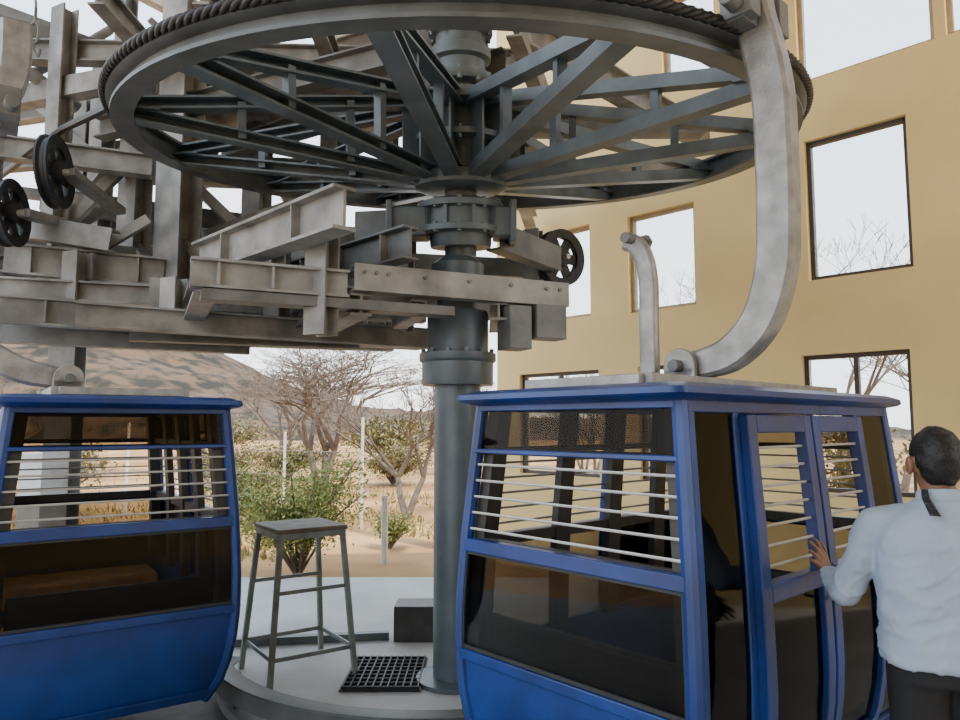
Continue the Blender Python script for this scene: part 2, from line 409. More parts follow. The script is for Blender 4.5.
# hanger: swept flattened section in the local yz plane
def make_hanger(par, bulge, dx=0, dy=0):
    path = [(-.06,1.93),(.1,1.945),(.237,1.99),(.37,2.12),(.448,2.34),(.466,2.6),(.468,2.92),(.46,3.17),(.42,3.40),(.385,3.56),(.37,3.78),(.37,4.1)]
    if bulge > 1: path = [(s*(1+(bulge-1)*math.sin(PI*min(1, max(0, (z-1.93)/1.7)))**.6), z) for s, z in path]
    cp = catmull([(0, -s, z-.17) for s, z in path], 4); n = len(cp); rings = []
    for i, p in enumerate(cp):
        d = (cp[min(i+1,n-1)]-cp[max(i-1,0)]).normalized(); nn = V((0, -d.z, d.y))
        t = i/(n-1); w = .055+.03*min(1, math.sin(PI*min(.5, t*1.2)))**.7; hx = .055
        c_ = .016
        rings.append([p+nn*a+V((x,0,0)) for a, x in ((w,-hx+c_),(w,hx-c_),(w-c_,hx),(-w+c_,hx),(-w,hx-c_),(-w,-hx+c_),(-w+c_,-hx),(w-c_,-hx))])
    parts = []
    b = MB(); b.loops(rings); parts.append(b)
    def sub():
        bb = MB(); parts.append(bb); return bb
    for sx in (-.085, .085):
        b = sub(); b.cyl((sx-.014, -.0, 1.76), (sx+.014, -.0, 1.76), .085, n=24); b.box((sx, 0, 1.7), (.028, .17, .1))
    b = sub(); b.cyl((-.15, 0, 1.76), (.15, 0, 1.76), .03, n=12)
    b = sub(); b.box((0,0,1.675), (.3,.3,.03))
    b = sub(); b.box((-.02, -.38, 3.34), (.34, .1, .1)); b.box((-.16, -.40, 3.38), (.09, .15, .17)); b.box((.12, -.40, 3.38), (.09, .15, .17))
    b.cyl((-.3,-.41,3.35), (.25,-.37,3.35), .04)
    for bb in parts: bb.bm.transform(Matrix.Translation((dx, dy, 0)))
    hg = parts[0].build('hanger_arm', M['hanger'], par, smooth=30)
    for bb, nm, mm in zip(parts[1:], ('pivot_lug', 'pivot_lug', 'pivot_pin', 'pivot_plate', 'rope_grip'), ('hanger', 'hanger', 'frame_dark', 'frame_dark', 'frame_dark')):
        bb.build(nm, M[mm], hg, bevel=.004)
    return hg
hg1 = make_hanger(root, 1, -.045)
# second, smaller bent arm on the roof
gp = catmull([(.0,.228,1.66),(0,.228,2.0),(0,.226,2.2),(0,.25,2.34),(0,.30,2.42),(0,.355,2.45)], 6); rings = []
for i, p in enumerate(gp):
    d = (gp[min(i+1,len(gp)-1)]-gp[max(i-1,0)]).normalized(); nn = V((0, -d.z, d.y)); rg = []
    for k in range(16):
        a = 2*PI*k/16; ca, sa = math.cos(a), math.sin(a)
        rg.append(p+nn*(.05*math.copysign(abs(ca)**.5, ca))+V((-.045+.03*math.copysign(abs(sa)**.5, sa), 0, 0)))
    rings.append(rg)
b = MB(); b.loops(rings); ga = b.build('guide_arm', M['hanger'], root, smooth=50)
b = MB(); b.cyl((-.13,.31,2.45), (.05,.31,2.45), .028, n=12); b.cyl((.035,.31,2.45), (.06,.31,2.45), .045, n=6); b.build('guide_bolt', M['frame_dark'], ga)
b = MB(); b.box((-.045,.23,1.675), (.16,.16,.03)); b.build('guide_foot', M['frame_dark'], ga)
LAX = V((.57, -.82, 0))
lroot = dup(root, (-2.385, 4.535, .17), math.atan2(LAX.y, LAX.x), 'blue cable car cabin cut by the left picture edge, left of the stool', (hg1.name, ga.name))
make_hanger(lroot, 1.6, 0, -.19)

# ================================================================ BULLWHEEL
WC = V((-.14, 5.04, 3.58)); TI = R(6.8)
bw = thing('bullwheel', 'huge dark grey spoked bullwheel lying flat overhead with a rope round its rim', 'wheel', WC, rot=(TI, 0, 0))
WM = MATS[bw.name]
b = MB()
b.lathe([(2.125,0),(2.255,0),(2.255,.02),(2.215,.025),(2.215,.075),(2.255,.082),(2.275,.092),(2.275,.10),(2.245,.12),(2.275,.142),(2.275,.155),(2.24,.165),(2.12,.165),(2.12,.147),(2.18,.145),(2.18,.02),(2.125,.02)], n=128, closed=True)
b.build('rim', M['rim'], bw, smooth=40)
b = MB(); b.lathe([(.12,-.26),(.27,-.26),(.33,-.235),(.33,-.15),(.24,-.12),(.22,.02),(.25,.06),(.34,.08),(.34,.12),(.24,.15),(.2,.3),(.34,.33),(.34,.40),(.12,.42)], n=40)
for k in range(12):
    a = 2*PI*k/12; b.cyl((.31*math.cos(a), .31*math.sin(a), .05), (.31*math.cos(a), .31*math.sin(a), .14), .02, n=6)
b.build('hub', M['wheel'], bw, smooth=40)
b = MB(); b.cyl((0,0,-.72), (0,0,1.0), .115, n=24); b.build('shaft', M['wheel'], bw)
NS = 12
for k in range(NS):
    a = 2*PI*k/NS - R(98); e = V((math.cos(a), math.sin(a), 0)); tz = V((0,0,1))
    def wp2(r, z): return e*r+tz*z
    zt = lambda r: .37+(.11-.37)*(r-.25)/(1.9); zb = lambda r: -.18+(.04+.18)*(r-.25)/(1.9)
    b = MB()
    b.cbeam(wp2(.18, -.185), wp2(2.17, .055), .12, .085, .014); b.cbeam(wp2(.18, .36), wp2(2.17, .11), .11, .08, .014)
    for r in (.8, 1.5): b.obox(wp2(r, zb(r)), wp2(r, zt(r)), .06, .05, e)
    b.obox(wp2(.3, -.2), wp2(.3, .38), .014, .26, e)
    b.box((0,0,0), (1,1,1), Mx=Matrix.Translation(wp2(2.08, .08)) @ Matrix.Rotation(a, 4, 'Z') @ Matrix.Diagonal((.2, .18, .014, 1)))
    b.build('spoke', M['wheel'], bw)
# rope: three twisted strands round the rim and away to the left
rp = thing('haul_rope', 'black greasy twisted steel rope wrapped round the bullwheel rim', 'rope', WC, rot=(TI,0,0))
for st in range(3):
    pts = []
    N_ = 900
    for i in range(N_):
        a = 2*PI*i/N_; ph = 84*a + st*2*PI/3
        r = 2.282+.0135*math.cos(ph); pts.append((r*math.cos(a), r*math.sin(a), .122+.0135*math.sin(ph)))
    b = MB(); b.tube(pts, .0165, 6, closed=True); b.build('strand', M['rope'], rp, smooth=180)
b = MB(); pl = WM @ V((-2.17, -.72, .122)); b.tube([pl, P(63, 129, 5.5), P(-60, 222, 8)], .028, 8)
b.build('outgoing_rope', M['rope'], rp, world=True)
# bearings
ax = WM.to_3x3() @ V((0,0,1))
def onax(z): return WC + ax*z
def bearing(name, label, z0, z1, r, lugs):
    t = thing(name, label, 'bearing', onax(z0), rot=(TI,0,0))
    h = z1-z0
    if lugs: prof = [(.12,0),(r*.7,0),(r*.72,.03),(r*.72,.09),(r,.1),(r,.14),(r*.84,.15),(r*.84,h-.08),(r,h-.07),(r,h-.03),(r*.7,h),(.12,h)]
    else: prof = [(.12,0),(r*.95,0),(r,.02),(r,.06),(r*.78,.08),(r*.78,h*.38),(r*.95,h*.42),(r*.95,h*.58),(r*.78,h*.62),(r*.78,h-.08),(r,h-.06),(r,h-.02),(r*.9,h),(.12,h)]
    b = MB(); b.lathe(prof, n=40, closed=False)
    b.build('housing', M['wheel'], t, smooth=40)
    for k in range(10):
        a = 2*PI*(k+.5)/10; c, s_ = math.cos(a), math.sin(a)
        for q0_, q1_ in (((.085,.155) if lugs else (-.015,.075)), (h-.085, h-.012 if lugs else h+.015)):
            b = MB(); b.cyl((r*.92*c, r*.92*s_, q0_), (r*.92*c, r*.92*s_, q1_), .018, n=6)
            b.build('bolt', M['wheel'], t)
    if lugs:
        for a in (250, 290, 215, 325):
            e = V((math.cos(R(a)), math.sin(R(a)), 0)); b = MB(); b.obox(e*r*.8+V((0,0,.14)), e*r*.8+V((0,0,h-.07)), .025, .09, e); b.build('rib', M['wheel'], t)
        for sx in (-1, 1):
            b = MB(); w_ = .26 if sx < 0 else .14
            b.box((sx*(r*.75+w_/2), 0, h*.5), (w_, .34, h*.62)); b.build('mounting_lug', M['wheel'], t, bevel=.015)
            b = MB(); b.box((sx*(r*.75+w_), 0, h*.5), (.045, .42, h*.85)); b.build('mounting_plate', M['wheel'], t, bevel=.01)
    return t
bearing('bearing_housing', 'lower flanged grey bearing housing just under the bullwheel hub', -.66, -.32, .31, True)
bearing('bearing_housing', 'upper grey bearing housing on the shaft above the bullwheel hub', .50, .92, .23, False)

# ================================================================ COLUMN
col = thing('support_column', 'blue grey round steel column standing in the centre with bolted coupling', 'column', (-.16, 5.14, FZ))
cz = lambda z: z-FZ
b = MB(); b.cyl((0,0,0), (0,0,cz(1.98)), .165, n=36); b.build('pipe', M['column'], col)
b = MB(); b.lathe([(.1,cz(1.93)),(.25,cz(1.93)),(.255,cz(1.95)),(.255,cz(2.09)),(.27,cz(2.1)),(.275,cz(2.11)),(.275,cz(2.155)),(.225,cz(2.16)),(.22,cz(2.18)),(.22,cz(2.44)),(.21,cz(2.46)),(.1,cz(2.46))], n=40)
b.build('coupling', M['column'], col, smooth=40)
for k in range(12):
    a = 2*PI*(k+.5)/12; c, s_ = math.cos(a)*.25, math.sin(a)*.25
    b = MB(); b.cyl((c, s_, cz(2.15)), (c, s_, cz(2.185)), .017, n=6); b.build('bolt', M['column'], col)
b = MB(); b.lathe([(.1,0),(.28,0),(.28,.03),(.17,.035)], n=36); b.build('base_flange', M['column'], col)
b = MB(); b.lathe([(.1,cz(2.46)),(.15,cz(2.46)),(.15,cz(2.68)),(.19,cz(2.70)),(.19,cz(2.80)),(.13,cz(2.85)),(.1,cz(2.85))], n=32); b.build('neck', M['column'], col)

# ================================================================ STEEL FRAME
fr = thing('machine_gantry', 'large weathered grey steel girder framework left of the column under the bullwheel', 'gantry', (-2.4, 5.8, 2.3))
def girder(p0, p1, w, h, kind='I', name='girder', m='frame', t=.016, up=(0,0,1), sg=1):
    b = MB()
    if kind == 'I': b.ibeam(p0, p1, w, h, t, up)
    elif kind == 'C': b.cbeam(p0, p1, w, h, t, up, sg)
    else: b.obox(p0, p1, w, h, up)
    return b.build(name, M[m], fr, world=True)
def stiff(p0, p1, w, h, n):
    p0, p1 = V(p0), V(p1); d = (p1-p0).normalized()
    for k in range(n):
        c = p0.lerp(p1, (k+.5)/n); b = MB(); b.obox(c+V((0,0,-h/2+.02)), c+V((0,0,h/2-.02)), w*.92, .014, d); b.build('stiffener', M['frame'], fr, world=True)
g1 = girder((-.80,4.45,2.57), (.61,5.10,2.57), .11, .17, 'C', 'cross_girder')
for k in range(8):
    t = (.04, .09, .14, .3, .5, .7, .88, .95)[k]
    c = V((-.80,4.45,2.60)).lerp(V((.61,5.10,2.60)), t); nrm = V((.419,-.908,0))
    b = MB(); b.cyl(c+nrm*.05, c+nrm*.072, .014, n=6); b.bm.transform(MATS[fr.name].inverted()); o = b.build('bolt', M['frame_dark'], g1)
girder((-1.1,5.13,2.57), (.34,5.79,2.57), .11, .17, 'C', 'cross_girder', sg=-1)
girder((-1.66,4.06,2.52), (-.83,4.44,2.52), .12, .17, 'I', 'cross_girder', 'frame'); stiff((-1.66,4.06,2.52), (-.83,4.44,2.52), .12, .17, 3)
girder((-.98,4.40,2.2), (-.98,4.40,2.95), .16, .14, 'I', 'post', up=(.45,.9,0))
girder((-1.6,4.15,2.50), (-2.5,6.1,2.50), .14, .18, 'I'); girder((-.98,4.5,2.5), (-1.6,6.2,2.5), .13, .18, 'I', m='frame_dark')
girder((-1.62,4.12,2.40), (-.2,4.78,2.40), .16, .06, 'B', 'base_plate', 'frame_dark')
girder((-.75,4.5,2.41), (-1.12,5.3,2.41), .14, .14); girder((-.40,4.72,2.42), (-.6,5.3,2.42), .1, .12, 'C')
girder((.13,4.9,2.43), (.13,5.6,2.43), .12, .12); girder((.42,5.05,2.44), (.2,5.7,2.44), .12, .12, 'C')
b = MB(); b.box((.24,4.98,2.32), (.17,.2,.3), R(25)); b.build('hanging_block', M['frame_dark'], fr, world=True, bevel=.006)
b = MB(); b.box((.47,5.06,2.37), (.24,.16,.24), R(25)); b.build('hanging_block', M['frame_dark'], fr, world=True, bevel=.006)
girder((-.75,3.9,2.85), (-2.05,5.2,2.85), .15, .25, 'I', 'main_girder', t=.02); stiff((-.75,3.9,2.85), (-2.05,5.2,2.85), .15, .25, 2)
girder((-.45,4.62,2.84), (-1.9,6.1,2.84), .13, .22, 'I', 'main_girder', 'frame_dark'); stiff((-.45,4.62,2.84), (-1.9,6.1,2.84), .13, .22, 4)
girder((-3.9,5.6,2.75), (-1.2,7.0,2.75), .13, .24, 'C')
girder((-3.38,5.0,2.46), (-.57,6.8,2.46), .13, .2, 'I'); stiff((-3.38,5.0,2.46), (-.57,6.8,2.46), .13, .2, 6)
girder((-2.75,4.85,2.40), (-.45,6.1,2.38), .13, .17, 'I')
girder((-4.3,5.9,3.16), (-1.6,7.4,3.16), .14, .22, 'C', m='frame_dark')
girder((-4.2,6.4,3.0), (-2.0,6.3,3.0), .12, .18, 'I', m='frame_dark')
girder((-2.6,5.6,2.68), (-.5,6.4,2.68), .13, .24, 'C'); girder((-1.5,6.2,2.62), (-.3,5.6,2.62), .1, .2, 'C')
# denser middle layer
girder((-3.7,5.5,2.94), (-2.62,5.88,2.9), .14, .24, 'I'); stiff((-3.7,5.5,2.94), (-2.62,5.88,2.9), .14, .24, 3); girder((-3.8,5.3,2.68), (-2.45,5.75,2.68), .13, .16, 'I')
girder((-4.4,5.6,3.35), (-2.9,5.6,3.1), .13, .18, 'C'); girder((-4.3,5.2,2.86), (-2.7,6.3,2.9), .16, .2, 'I', m='frame_dark')
girder((-3.9,6.6,2.66), (-1.2,6.4,2.66), .14, .24, 'C', m='frame_dark')
girder((-3.3,6.9,3.5), (-.9,5.9,3.02), .14, .2, 'C', m='frame_dark'); girder((-3.0,7.4,3.6), (-.5,6.5,3.05), .14, .22, 'I')
girder((-1.6,5.0,3.02), (-.5,5.4,3.02), .12, .16, 'C', m='frame_dark'); girder((-1.2,5.9,3.02), (.5,6.3,3.02), .12, .16, 'C')
girder((-.9,5.2,3.1), (-.35,5.1,3.1), .14, .2, 'B', 'bearing_bracket', 'frame_dark'); girder((.1,5.15,3.02), (.62,5.9,3.02), .13, .2, 'C', m='frame_dark')
girder((-2.6,5.3,2.33), (-1.0,5.9,2.33), .12, .12, 'I', m='frame_dark')
girder((-3.6,5.2,2.32), (-1.9,5.9,2.30), .12, .14, 'C', m='frame_dark'); girder((-4.0,6.9,2.9), (-1.0,6.9,2.9), .14, .22, 'I')
# long level members behind in four tiers, tied by struts and diagonals
tiers = [(2.62, 1.0, .26), (3.0, 1.15, .24), (3.42, 1.3, .26), (3.85, 1.45, .24)]
def tp(i, t): z, dyy, _ = tiers[i]; return V((-4.6, 6.0+dyy, z)).lerp(V((-1.0, 7.3+dyy*.9, z)), t)
for i, (z, dyy, hh_) in enumerate(tiers):
    girder(tp(i, 0), tp(i, 1), .16, hh_, 'C', m='frame' if z < 3.3 else 'frame_dark')
    if i:
        for k in range(6):
            t = (k+.5)/6; girder(tp(i-1, t), tp(i, t), .1, .1, 'C', 'strut', m='frame' if k % 2 else 'frame_dark', up=(.45,.9,0))
        for k in (0, 2, 4): girder(tp(i-1, (k+.5)/6), tp(i, (k+1.5)/6), .07, .07, 'C', 'brace', m='frame_dark', up=(.45,.9,0))
for x, y, z0, z1, w in ((-2.57,6.0,2.58,5.4,.30), (-3.24,6.6,3.2,5.4,.24), (-1.95,6.5,2.4,3.6,.2), (-3.75,6.2,3.1,5.4,.18), (-1.6,5.6,2.4,3.3,.16), (-.62,5.75,2.4,3.25,.14),
                        (-2.35,7.4,2.5,5.3,.24), (-1.6,7.6,2.5,4.8,.2), (-3.15,5.55,2.4,3.0,.18), (-2.3,5.35,2.35,2.75,.16), (-3.9,7.2,2.5,5.4,.2), (.45,6.0,2.5,3.3,.14), (-2.9,7.0,2.5,5.3,.2),
                        (-1.2,6.7,2.5,3.5,.18), (-1.35,5.95,2.45,3.15,.15), (-.95,6.9,2.5,3.4,.16)):
    girder((x,y,z0), (x,y,z1), w, w*.8, 'I', 'post', up=(.45,.9,0))
# braces and upper girders
girder((-2.57,6.1,3.2), (-1.3,5.7,2.7), .1, .1, 'C', 'brace'); girder((-3.24,6.6,3.3), (-2.6,6.1,2.7), .1, .12, 'C', 'brace')
girder((-3.5,5.6,2.75), (-2.75,5.85,3.35), .08, .08, 'C', 'brace'); girder((-2.2,5.5,2.75), (-1.65,5.6,3.2), .08, .08, 'C', 'brace', 'frame_dark'); girder((-1.5,5.7,2.75), (-.75,5.7,3.15), .08, .08, 'C', 'brace')
girder((-3.9,6.3,3.2), (-2.9,6.6,4.6), .1, .1, 'C', 'brace'); girder((-3.45,6.95,4.6), (-2.2,7.4,3.4), .1, .1, 'C', 'brace'); girder((-2.35,7.4,4.6), (-1.6,7.6,3.2), .1, .1, 'C', 'brace')
girder((-3.6,6.6,4.44), (-.35,5.05,4.42), .14, .2, 'I', 'upper_girder', 'frame_dark'); girder((-2.7,7.3,4.5), (.2,5.3,4.42), .14, .2, 'I', 'upper_girder', 'frame_dark')
girder((-.1,5.0,4.57), (.75,10.2,4.55), .16, .24, 'I', 'upper_girder'); girder((.25,5.1,4.62), (1.35,9.4,4.7), .12, .2, 'C', 'upper_girder')
girder((.3,5.4,4.75), (2.6,7.9,4.85), .16, .26, 'I', 'upper_girder'); girder((.9,5.2,5.0), (3.2,7.2,5.05), .14, .22, 'I', 'upper_girder', 'frame_dark')
girder((-.6,6.6,4.5), (2.2,6.9,4.62), .16, .24, 'I', 'upper_girder', 'frame_dark'); girder((-1.0,7.9,4.4), (2.2,7.9,4.5), .16, .26, 'C', 'upper_girder')
girder((-4.4,6.3,5.05), (.4,6.5,5.05), .14, .2, 'I', 'upper_girder'); girder((-3.6,6.5,4.85), (-2.0,7.2,4.85), .12, .18, 'C', 'upper_girder')
girder((-4.2,7.3,4.35), (-1.2,7.7,4.35), .2, .3, 'I', 'upper_girder'); girder((-4.3,6.9,3.85), (-2.4,7.5,3.75), .14, .22, 'C', 'upper_girder', 'frame_dark')
girder((-4.6,6.6,4.7), (-2.9,5.9,4.62), .14, .18, 'C', 'upper_girder'); girder((-4.3,6.0,4.05), (-3.0,6.4,4.0), .14, .2, 'I', 'upper_girder')
# high roof steel behind the wheel
def hi(u0, v0, Y0, u1, v1, Y1, w, h, m='frame', kind='I', up=(0,0,1), nm='roof_girder'): girder(P(u0,v0,Y0), P(u1,v1,Y1), w, h, kind, nm, m, up=up)
hi(-30,120,7.4, 130,98,7.9, .16,.22); hi(-30,4,6.8, 170,78,7.4, .14,.18,'frame_dark','C')
hi(110,-30,8.1, 300,70,8.5, .18,.28); hi(150,112,8.0, 420,58,7.4, .16,.24,'frame_dark')
hi(330,52,8.2, 440,16,8.2, .14,.2); hi(240,-20,8.4, 450,110,8.8, .16,.22,'frame','C'); hi(-30,165,7.2, 140,150,7.5, .14,.2,'frame_dark','C')
# thin diagonals and tie bars among them
hi(-20,60,7.1, 90,150,7.2, .06,.06,'frame','C'); hi(90,190,6.8, 160,100,7.2, .06,.06,'frame','C'); hi(60,240,6.6, 150,180,6.9, .06,.06,'frame_dark','C')
hi(205,235,6.4, 330,190,6.6, .06,.07,'frame','C'); hi(150,20,8.0, 260,120,8.3, .06,.07,'frame_dark','C'); hi(0,190,6.7, 120,205,7.0, .08,.1,'frame','C')
for u, Y, vb, w in ((122,7.6,120,.16), (205,8.3,185,.2), (262,8.6,170,.18), (330,8.6,160,.18), (390,8.8,150,.16)):
    p = P(u, vb, Y); girder(p, (p.x, p.y, 6.4), w, w, 'I', 'roof_post', 'frame' if int(u) % 2 else 'frame_dark', up=(.45,.9,0))
# deck above the wheel that carries the upper bearing
for k in range(4):
    x = -2.75+k*.75; girder((x,4.9,4.74), (x,7.6,4.74), .12, .18, 'I', 'joist')
b = MB(); b.box((-1.6,6.95,4.84), (2.4,1.3,.03)); b.build('deck_plate', M['frame'], fr, world=True)
b = MB(); b.box((-.42,5.15,4.32), (.16,.3,.5)); b.build('bearing_bracket', M['frame_dark'], fr, world=True, bevel=.01)
girder(P(-25,18,6.2), P(135,56,6.9), .1, .12, 'C', 'upper_girder', 'frame_dark')
b = MB(); b.tube([P(-20,38,5.9), P(78,108,6.6)], .06, 12); b.build('tube_brace', M['frame'], fr, world=True)
b = MB(); b.tube([P(-10,95,6.4), P(60,60,6.6), P(110,30,6.9)], .045, 12); b.build('tube_brace', M['frame'], fr, world=True)
for sx, sy in ((-2.0,5.2), (-1.75,4.9), (-1.35,4.6)):
    b = MB(); b.box((sx, sy+.15, 2.71), (.16, .02, .26), R(-45)); b.box((sx, sy+.15, 2.58), (.2, .2, .02), R(-45)); b.build('gusset_plate', M['frame'], fr, world=True)
# legs that carry the frame outside the picture
for x, y in ((-4.3, 6.0), (-4.2, 7.3)): girder((x,y,FZ), (x,y,5.1), .26, .24, 'I', 'leg', up=(0,1,0))

# ================================================================ SHEAVES
def sheave(c, r, axis, label, br):
    z = V(axis).normalized(); q_ = z.to_track_quat('Z', 'Y').to_matrix().to_4x4()
    t = thing('guide_sheave', label, 'pulley', c, group='black guide sheaves')
    b = MB(); b.lathe([(r*.72,-.03),(r,-.045),(r,-.03),(r*.92,-.012),(r*.92,.012),(r,.03),(r,.045),(r*.72,.03)], q_, 36, True); b.build('tyre', M['black'], t)
    b = MB(); b.lathe([(.02,-.06),(r*.3,-.06),(r*.34,-.012),(r*.34,.012),(r*.3,.06),(.02,.06)], q_, 20, True)
    for k in range(6):
        a = 2*PI*k/6; b.obox(q_ @ V((r*.2*math.cos(a), r*.2*math.sin(a), 0)), q_ @ V((r*.8*math.cos(a), r*.8*math.sin(a), 0)), r*.36, .02, z)
    b.build('wheel_body', M['black'], t)
    b = MB(); b.cyl(-z*.11, z*.11, .022); b.build('axle', M['rod'], t)
    b = MB(); b.obox(z*.09, z*.09+V(br), .06, .12, z); b.build('bracket', M['frame'], t)
sheave(P(55,172,5.6), .29, (1,.16,.05), 'black guide sheave seen edge on at left beside the rope', (.05, .75, -.1))
sheave(P(9,213,5.2), .25, (1,.14,.05), 'black guide sheave at the very left edge, lower of the left pair', (.05, .9, .1))
sheave(P(560,258,6.0), .24, (-.55,.8,.05), 'black guide sheave hanging behind the bullwheel right of the column', (-.25, -.1, -.4))
# small hanging hook top left
b = MB(); p = P(36, 8, 5.6)
b.tube([p, p+V((0,0,-.12))], .012, 6); b.tube([p+V((.035*math.cos(t), 0, -.21+.09*math.sin(t))) for t in [2*PI*k/24 for k in range(24)]], .012, 6, closed=True)
b.tube(catmull([p+V((0,0,-.29)), p+V((0,0,-.36)), p+V((.04,0,-.41)), p+V((.05,0,-.35))], 5), .012, 6); 
b.tube([p, P(34,-60,6.3)], .01, 6)
tag(b.build('chain_hook', M['frame_dark']), 'small grey hook hanging at the top left corner', 'hook')

# ================================================================ FLOOR THINGS
st = thing('work_stool', 'tall grey steel work stool with crossbars standing on the pale floor', 'stool', (-1.30, 5.3, FZ), R(35))
b = MB(); b.box((0,0,1.025), (.51,.51,.03)); b.build('seat', M['stool_top'], st, bevel=.006)
b = MB()
for s_ in (-1, 1): b.box((s_*.23,0,.99), (.03,.48,.04)); b.box((0,s_*.23,.99), (.48,.03,.04))
b.build('apron', M['stool'], st)
cs = [(1,1),(-1,1),(-1,-1),(1,-1)]
lg = lambda i, z: V((cs[i%4][0]*(.305-.08*z), cs[i%4][1]*(.305-.08*z), z))
for i in range(4):
    b = MB(); b.obox(lg(i,0), lg(i,1.01), .034, .034, (1,0,0)); b.build('leg', M['stool'], st)
    b = MB(); b.obox(lg(i,.2), lg(i+1,.2), .012, .028); b.build('rung', M['stool'], st)
    if i % 2 == 0:
        b = MB(); b.obox(lg(i,.62), lg(i+1,.62), .012, .026); b.build('rung', M['stool'], st)
b = MB(); gx, gy = -.66, 5.24; b.box((gx, gy, FZ+.008), (.54,.66,.012)); 
for k in range(11): b.obox((gx-.25+.05*k, gy-.32, FZ+.022), (gx-.25+.05*k, gy+.32, FZ+.022), .01, .025)
for k in range(9): b.obox((gx-.26, gy-.31+.077*k, FZ+.022), (gx+.26, gy-.31+.077*k, FZ+.022), .01, .02)
tag(b.build('floor_grating', M['black']), 'black square grating lying on the floor left of the column', 'grating')
b = MB(); b.cbeam((-1.95,5.9,FZ+.03), (-.75,6.1,FZ+.03), .07, .06); tag(b.build('steel_channel', M['wheel']), 'long thin dark steel channel lying on the floor behind the stool', 'steel channel')
b = MB(); b.cbeam((-.70,6.15,FZ+.14), (-.34,6.15,FZ+.14), .3, .28, .03)
tag(b.build('steel_block', M['bench_dark'], bevel=.006), 'low dark grey steel block on the floor left of the column', 'steel block')
b = MB(); b.box((-4.75,7.9,FZ+.3), (.5,.5,.6)); b.box((-4.75,7.9,FZ+1.0), (.32,.34,.9))
tag(b.build('concrete_pedestal', M['white'], bevel=.01), 'pale concrete pedestal seen through the left cabin window', 'pedestal')

# ================================================================ PERSON
PO = V((1.57, 2.50, 0)); PR = R(-14)
pm = thing('person', 'man in pale blue shirt seen from behind, left hand on the cabin door', 'person', PO, PR)
PMi = MATS[pm.name].inverted()
def L_(p): return PMi @ V(p)
def remesh(b, voxel, it=6):
    me = bpy.data.meshes.new('tmp'); b.bm.to_mesh(me); b.bm.free()
    o = bpy.data.objects.new('tmp', me); C.objects.link(o)
    r = o.modifiers.new('r', 'REMESH'); r.mode = 'VOXEL'; r.voxel_size = voxel
    s = o.modifiers.new('s', 'SMOOTH'); s.iterations = it; s.factor = .5
    dg = bpy.context.evaluated_depsgraph_get(); dg.update()
    out = bpy.data.meshes.new_from_object(o.evaluated_get(dg))
    bpy.data.objects.remove(o); return out
def loft(b, rings, n=24, e=.85):
    rr = []
    for cx, cy, z, rx, ry in rings:
        rg = []
        for k in range(n):
            a = 2*PI*k/n; c, s = math.cos(a), math.sin(a)
            rg.append(V((cx+rx*math.copysign(abs(c)**e, c), cy+ry*math.copysign(abs(s)**e, s), z)))
        rr.append(rg)
    b.loops(rr)
# left arm joints (world -> local)
contact = CC + CAX*(-.245) + CN*(.575+.05) + V((0,0,.965))
fdir = (-CAX*.72+V((0,0,.69))).normalized()
palm_c = contact + CN*.016
wristL = palm_c - fdir*.085 + CN*.03
shL = V((-.195, 0.02, 1.315)); wL = L_(wristL)
mid = (shL+wL)/2; dist = (wL-shL).length
ha = max(.28, dist*.505); hb = max(.265, dist*.50)
aa = (ha*ha-hb*hb+dist*dist)/(2*dist); hh = math.sqrt(max(.0004, ha*ha-aa*aa))
dn = (wL-shL).normalized(); dwn = V((-.35,0,-1)); dwn = (dwn-dn*dwn.dot(dn)).normalized()
elL = shL + dn*aa + dwn*hh
shR = V((.195,0,1.315)); elR = V((.27,.03,1.06)); wR = V((.2,.2,.9))
Rl = PMi.to_3x3()
def hand(b, w, f, pn, t, curl):
    f = f.normalized(); pn = pn.normalized(); t = (t-f*t.dot(f)).normalized()
    for i, (o, ln, sp) in enumerate(((.03,.068,.22),(.0105,.078,.06),(-.0095,.072,-.09),(-.028,.056,-.26))):
        kn = w+f*(.088-.006*abs(i-1))+t*o
        b.cap(w+f*.005+t*o*.6, kn, .0145, .0115)
        d = (f+t*sp).normalized(); p = kn
        for j, (fr_, r0, r1) in enumerate(((.45,.0095,.009),(.3,.009,.0082),(.25,.0082,.0068))):
            d = (d+pn*curl*(.5 if j == 0 else 1)).normalized(); p2 = p+d*ln*fr_
            b.cap(p, p2, r0, r1); p = p2
    p0 = w+f*.028+t*.024; p1 = p0+(f*.55+t*.8+pn*.2).normalized()*.042; p2 = p1+(f*.85+t*.45+pn*.2).normalized()*.03
    b.cap(w+f*.01+t*.012, p0, .016, .014); b.cap(p0, p1, .013, .0105); b.cap(p1, p2, .0105, .0082)
b = MB()
# head with face
b.ell((0,.005,1.53), (.074,.092,.104), None, 24, 16); b.ell((0,.03,1.475), (.054,.062,.068), None, 20, 12); b.ell((0,.055,1.445), (.03,.03,.025))
b.cap((0,.09,1.53), (0,.108,1.498), .009, .014); b.ell((0,.085,1.55), (.05,.014,.012)); b.ell((0,.086,1.468), (.024,.012,.012))
for s_ in (-1, 1):
    b.ell((s_*.084,-.004,1.512), (.013,.022,.034)); b.ell((s_*.045,.06,1.505), (.022,.022,.02))
b.cyl((0,-.015,1.36), (0,.0,1.48), .056, .052, 16)
loft(b, [(0,0,.84,.155,.11),(0,0,.95,.15,.105),(0,0,1.05,.145,.1),(0,0,1.2,.165,.112),(0,-.005,1.3,.17,.1),(0,-.01,1.35,.12,.075),(0,-.01,1.39,.06,.055)])
for s_ in (-1, 1):
    b.cap((s_*.09,0,.86), (s_*.1,.015,.46), .085, .055, 14); b.cap((s_*.1,.015,.46), (s_*.1,-.02,.09), .054, .036, 14); b.cap((s_*.1,-.02,.05), (s_*.11,.12,.035), .038, .03)
